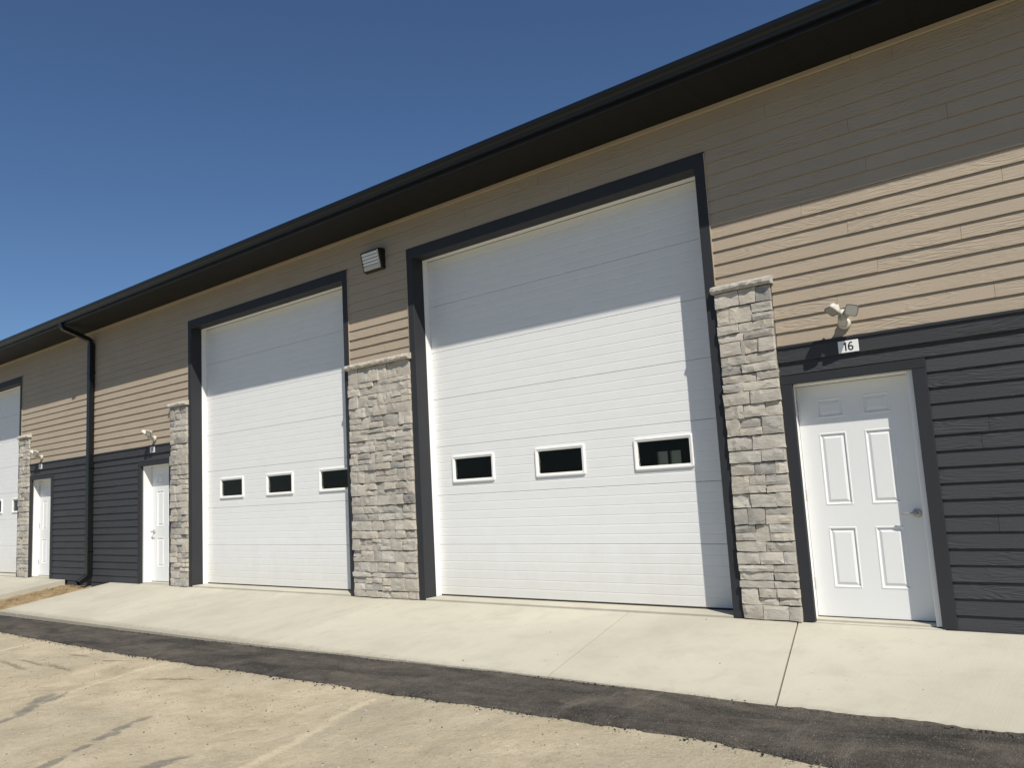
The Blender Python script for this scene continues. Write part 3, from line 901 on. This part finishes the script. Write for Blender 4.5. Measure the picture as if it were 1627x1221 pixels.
# ------------------------------------------------------------------ wall fixtures
def flood_light(x, label, s):
    """twin-head security light"""
    r = empty('flood_light', (x, .0, 2.462)); tag(r, label, 'flood light', 'twin flood lights over the entry doors')
    MB().tube([(0, .012, 0), (0, -.022, 0), (0, -.034, 0)], [.050, .050, .040], 24).build('base', M['lamp_white'], r, True)
    MB().tube([(0, -.03, 0), (.004, -.075, .004), (.018, -.115, .030), (.030, -.135, .075), (.034, -.138, .098)], [.036, .037, .035, .030, .020], 16).build('body', M['lamp_white'], r, True)
    for k, (hx, hy, hz, az, ti) in enumerate(((.112, -.165, .074, 16, 18), (-.040, -.175, .096, -34, 50))):
        rot = Matrix.Rotation(math.radians(az), 4, 'Z') @ Matrix.Rotation(math.radians(ti), 4, 'X') @ Matrix.Rotation(math.radians(16 if k == 0 else -8), 4, 'Y')
        loops = []
        hw = .051
        for sc, y in ((.30, .052), (.66, .048), (.90, .032), (1, .008), (1, -.010), (.955, -.0125), (.93, -.010)):
            lp = []
            for q in range(24):
                th = 2*math.pi*q/24
                cs, sn = math.cos(th), math.sin(th)
                pw = .42
                lp.append((hw*sc*math.copysign(abs(cs)**pw, cs), y, hw*.95*sc*math.copysign(abs(sn)**pw, sn)))
            loops.append(lp)
        T = lambda p: rot @ Vector(p) + Vector((hx, hy, hz))
        n = len(loops)
        vs = [T(p) for lp in loops[:5] for p in lp]
        fs = [(i*24+q, i*24+(q+1) % 24, (i+1)*24+(q+1) % 24, (i+1)*24+q) for i in range(4) for q in range(24)] + [tuple(range(24)), tuple(range(4*24, 5*24))]
        h = MB().add(vs, fs).build('lamp_head', M['lamp_white'], r, False)
        rim = [[(p[0]*f, y, p[2]*f) for p in loops[4]] for f, y in ((1.01, -.004), (1.01, -.0145), (.88, -.0145), (.88, -.0105))]
        MB().add([T(p) for lp in rim for p in lp], [(i*24+q, i*24+(q+1) % 24, ((i+1) % 4)*24+(q+1) % 24, ((i+1) % 4)*24+q) for i in range(4) for q in range(24)]).build('bezel', M['bezel'], h)
        vs = [T((p[0]*.88, -.0105, p[2]*.88)) for p in loops[4]] + [T((p[0]*.86, -.0135, p[2]*.86)) for p in loops[4]]
        MB().add(vs, [(q, (q+1) % 24, 24+(q+1) % 24, 24+q) for q in range(24)] + [tuple(range(24, 48)), tuple(range(24))]).build('lens', M['lens'], h)
        MB().tube([T((0, .045, 0)), T((0, .07, -.01)), (.03 if k == 0 else 0, -.105, .012)], [.015, .015, .014], 10).build('arm', M['lamp_white'], r, True)
flood_light(5.795, 'twin-head white flood light on tan siding above the nearest entry door', 1)
flood_light(-5.775, 'twin-head white flood light on tan siding above the middle entry door', 1)
flood_light(-P+5.795, 'twin-head white flood light above the leftmost entry door', 1)

def number_sign(txt, x, z, label):
    r = empty('number_sign', (x, -.012, z)); tag(r, label, 'number sign', 'unit number plates')
    MB().box(-.082, .082, -.004, .0015, -.050, .050).build('plate', M['plate'], r, False, .001)
    def arc(cx, cz, rx, rz, a0, a1, n=14):
        return [(cx+rx*math.cos(math.radians(a0+(a1-a0)*q/n)), cz+rz*math.sin(math.radians(a0+(a1-a0)*q/n))) for q in range(n+1)]
    GL = {'1': (.40, [[(.06, .76), (.20, .82), (.27, .98)], [(.27, 1.0), (.27, 0)]]),
          '4': (.62, [[(.44, 0), (.44, .98), (.06, .28), (.62, .28)]]),
          '5': (.60, [[(.54, .92), (.17, .92), (.10, .50)] + arc(.30, .34, .24, .26, 140, -150)]),
          '6': (.60, [arc(.31, .31, .23, .24, 0, 360, 24), arc(.36, .36, .285, .57, 175, 62, 12)])}
    H = .072; sw = .155*H
    tot = sum(GL[ch][0] for ch in txt)*H + .12*H*(len(txt)-1); xx = -tot/2
    for ch in txt:
        w, strokes = GL[ch]
        mb = MB()
        for si, st in enumerate(strokes):
            pts = [Vector((xx+px*H, pz*H-H/2)) for px, pz in st]
            yo = -.0047-.0002*si
            vs = []
            for q, p in enumerate(pts):
                d0 = (p-pts[q-1]).normalized() if q else (pts[1]-p).normalized()
                d1 = (pts[q+1]-p).normalized() if q < len(pts)-1 else d0
                tt = (d0+d1).normalized(); nn = Vector((-tt.y, tt.x))*(sw/2/max(.45, tt.dot(d0)))
                for off, yy in ((nn, yo), (-nn, yo), (-nn, -.0035), (nn, -.0035)): vs.append((p.x+off.x, yy, p.y+off.y))
            fs = [(q*4+k, q*4+(k+1) % 4, q*4+4+(k+1) % 4, q*4+4+k) for q in range(len(pts)-1) for k in range(4)] + [(0, 1, 2, 3), tuple(range(len(pts)*4-4, len(pts)*4))]
            mb.add(vs, fs)
        mb.build('numeral', M['ink'], r)
        xx += (w+.12)*H
number_sign('16', 5.806, 2.266, 'white plate with black number 16 above the nearest entry door')
number_sign('15', -5.838, 2.276, 'white plate with black number 15 above the middle entry door')
number_sign('14', -P+5.76, 2.276, 'small white plate with number 14 above the leftmost entry door')

# louvred wall fixture high between the overhead doors
r = empty('wall_light', (.005, .010, 4.300)); tag(r, 'small black box with white louvred face high between the garage doors', 'wall light')
hp = [(.0, -.132), (.0, .128), (-.02, .140), (-.108, .134), (-.112, .126), (-.058, -.126), (-.05, -.132)]
MB().prism(hp, -.180, .180).build('housing', M['gutter'], r, False, .004)
f0 = Vector((-.1125, .120)); f1 = Vector((-.0595, -.120)); fd = (f1-f0); fl = fd.length; fd.normalize(); fn = Vector((fd.y, -fd.x))
if fn.x > 0: fn = -fn
def facebox(name, x0, x1, t0, t1, h0, h1, mat, par):
    q = [f0+fd*t0+fn*h0, f0+fd*t1+fn*h0, f0+fd*t1+fn*h1, f0+fd*t0+fn*h1]
    return MB().prism([tuple(p) for p in q], x0, x1).build(name, mat, par, False, .002)
facebox('backplate', -.160, .160, .006, fl-.006, -.004, .004, M['lens'], r)
for k in range(4): 
    t0 = .012+k*.043
    q = [f0+fd*t0+fn*.004, f0+fd*(t0+.026)+fn*.004, f0+fd*(t0+.032)+fn*.014, f0+fd*(t0+.008)+fn*.011]
    MB().prism([tuple(p) for p in q], -.156, .156).build('louvre', M['plate'], r, False, .002)
facebox('louvre', -.156, .156, .184, fl-.008, .004, .014, M['lamp_white'], r)
facebox('side_rail', .150, .164, .004, fl-.004, .004, .019, M['lamp_white'], r)
facebox('side_rail', -.164, -.157, .004, fl-.004, .004, .019, M['gutter'], r)

# ------------------------------------------------------------------ loose things on the ground
def scatter(name, n, fpos, fsize, mat, seed, label):
    rr = random.Random(seed); mb = MB()
    ico = [(0, 0, 1), (.89, 0, .45), (.28, .85, .45), (-.72, .53, .45), (-.72, -.53, .45), (.28, -.85, .45), (.72, .53, -.45), (-.28, .85, -.45), (-.89, 0, -.45), (-.28, -.85, -.45), (.72, -.53, -.45), (0, 0, -1)]
    fi = [(0,1,2),(0,2,3),(0,3,4),(0,4,5),(0,5,1),(1,6,2),(2,7,3),(3,8,4),(4,9,5),(5,10,1),(6,7,2),(7,8,3),(8,9,4),(9,10,5),(10,6,1),(11,7,6),(11,8,7),(11,9,8),(11,10,9),(11,6,10)]
    for _ in range(n):
        p = fpos(rr)
        if p is None: continue
        s = fsize(rr); th = rr.uniform(0, 6.28)
        sx, sy, sz = s*rr.uniform(.7, 1.3), s*rr.uniform(.7, 1.2), s*rr.uniform(.45, .8)
        cs, sn = math.cos(th), math.sin(th)
        vs = []
        for x, y, z in ico:
            j = rr.uniform(.75, 1.2)
            x, y, z = x*sx*j, y*sy*j, z*sz*j
            vs.append((p[0]+x*cs-y*sn, p[1]+x*sn+y*cs, p[2]+z+sz*.3))
        mb.add(vs, fi)
    o = mb.build(name, mat)
    return tag(o, label, kind='stuff')
def on_lot(rr):
    y = -2.5-abs(rr.gauss(0, 1.6)); x = rr.uniform(-7, 7.6)
    if y < -6.3: return None
    if y > lerp_tab(EDGE, x)-.02: return None
    return (x, y, lot_z(x, y)+ruts(x, y))
scatter('pebbles', 8000, on_lot, lambda r: .0018+.006*r.random()**4, M['pebble'], 3, 'small pebbles scattered over the dusty lot')
def on_edge(rr):
    x = rr.uniform(-11, 8)
    if rr.random() < .62:
        y = lerp_tab(EDGE, x)+rr.gauss(-.01, .035); return (x, y, lot_z(x, y)+.006)
    y = lerp_tab(FRONT, x)+rr.gauss(-.012, .014)-.008
    return (x, y, lot_z(x, y)+.028)
scatter('asphalt_crumbs', 4200, on_edge, lambda r: .0025+.008*r.random()**3, M['crumb'], 4, 'black asphalt crumbs along the edges of the strip')
def on_soil(rr):
    x = rr.uniform(-9.15, -7.3); y = rr.uniform(-1.9, -.1)
    return (x, y, soil_z(x, y))
scatter('soil_clods', 420, on_soil, lambda r: .006+.022*r.random()**3, M['soil'], 6, 'clods of brown soil between the aprons')


def on_apron(rr):
    x = rr.uniform(-7, 7.5); y = -1.75*rr.random()**.6
    return (x, y, SL*y)
scatter('apron_grit', 60, on_apron, lambda r: .002+.005*r.random()**3, M['crumb'], 9, 'dark specks of grit on the pale concrete apron')
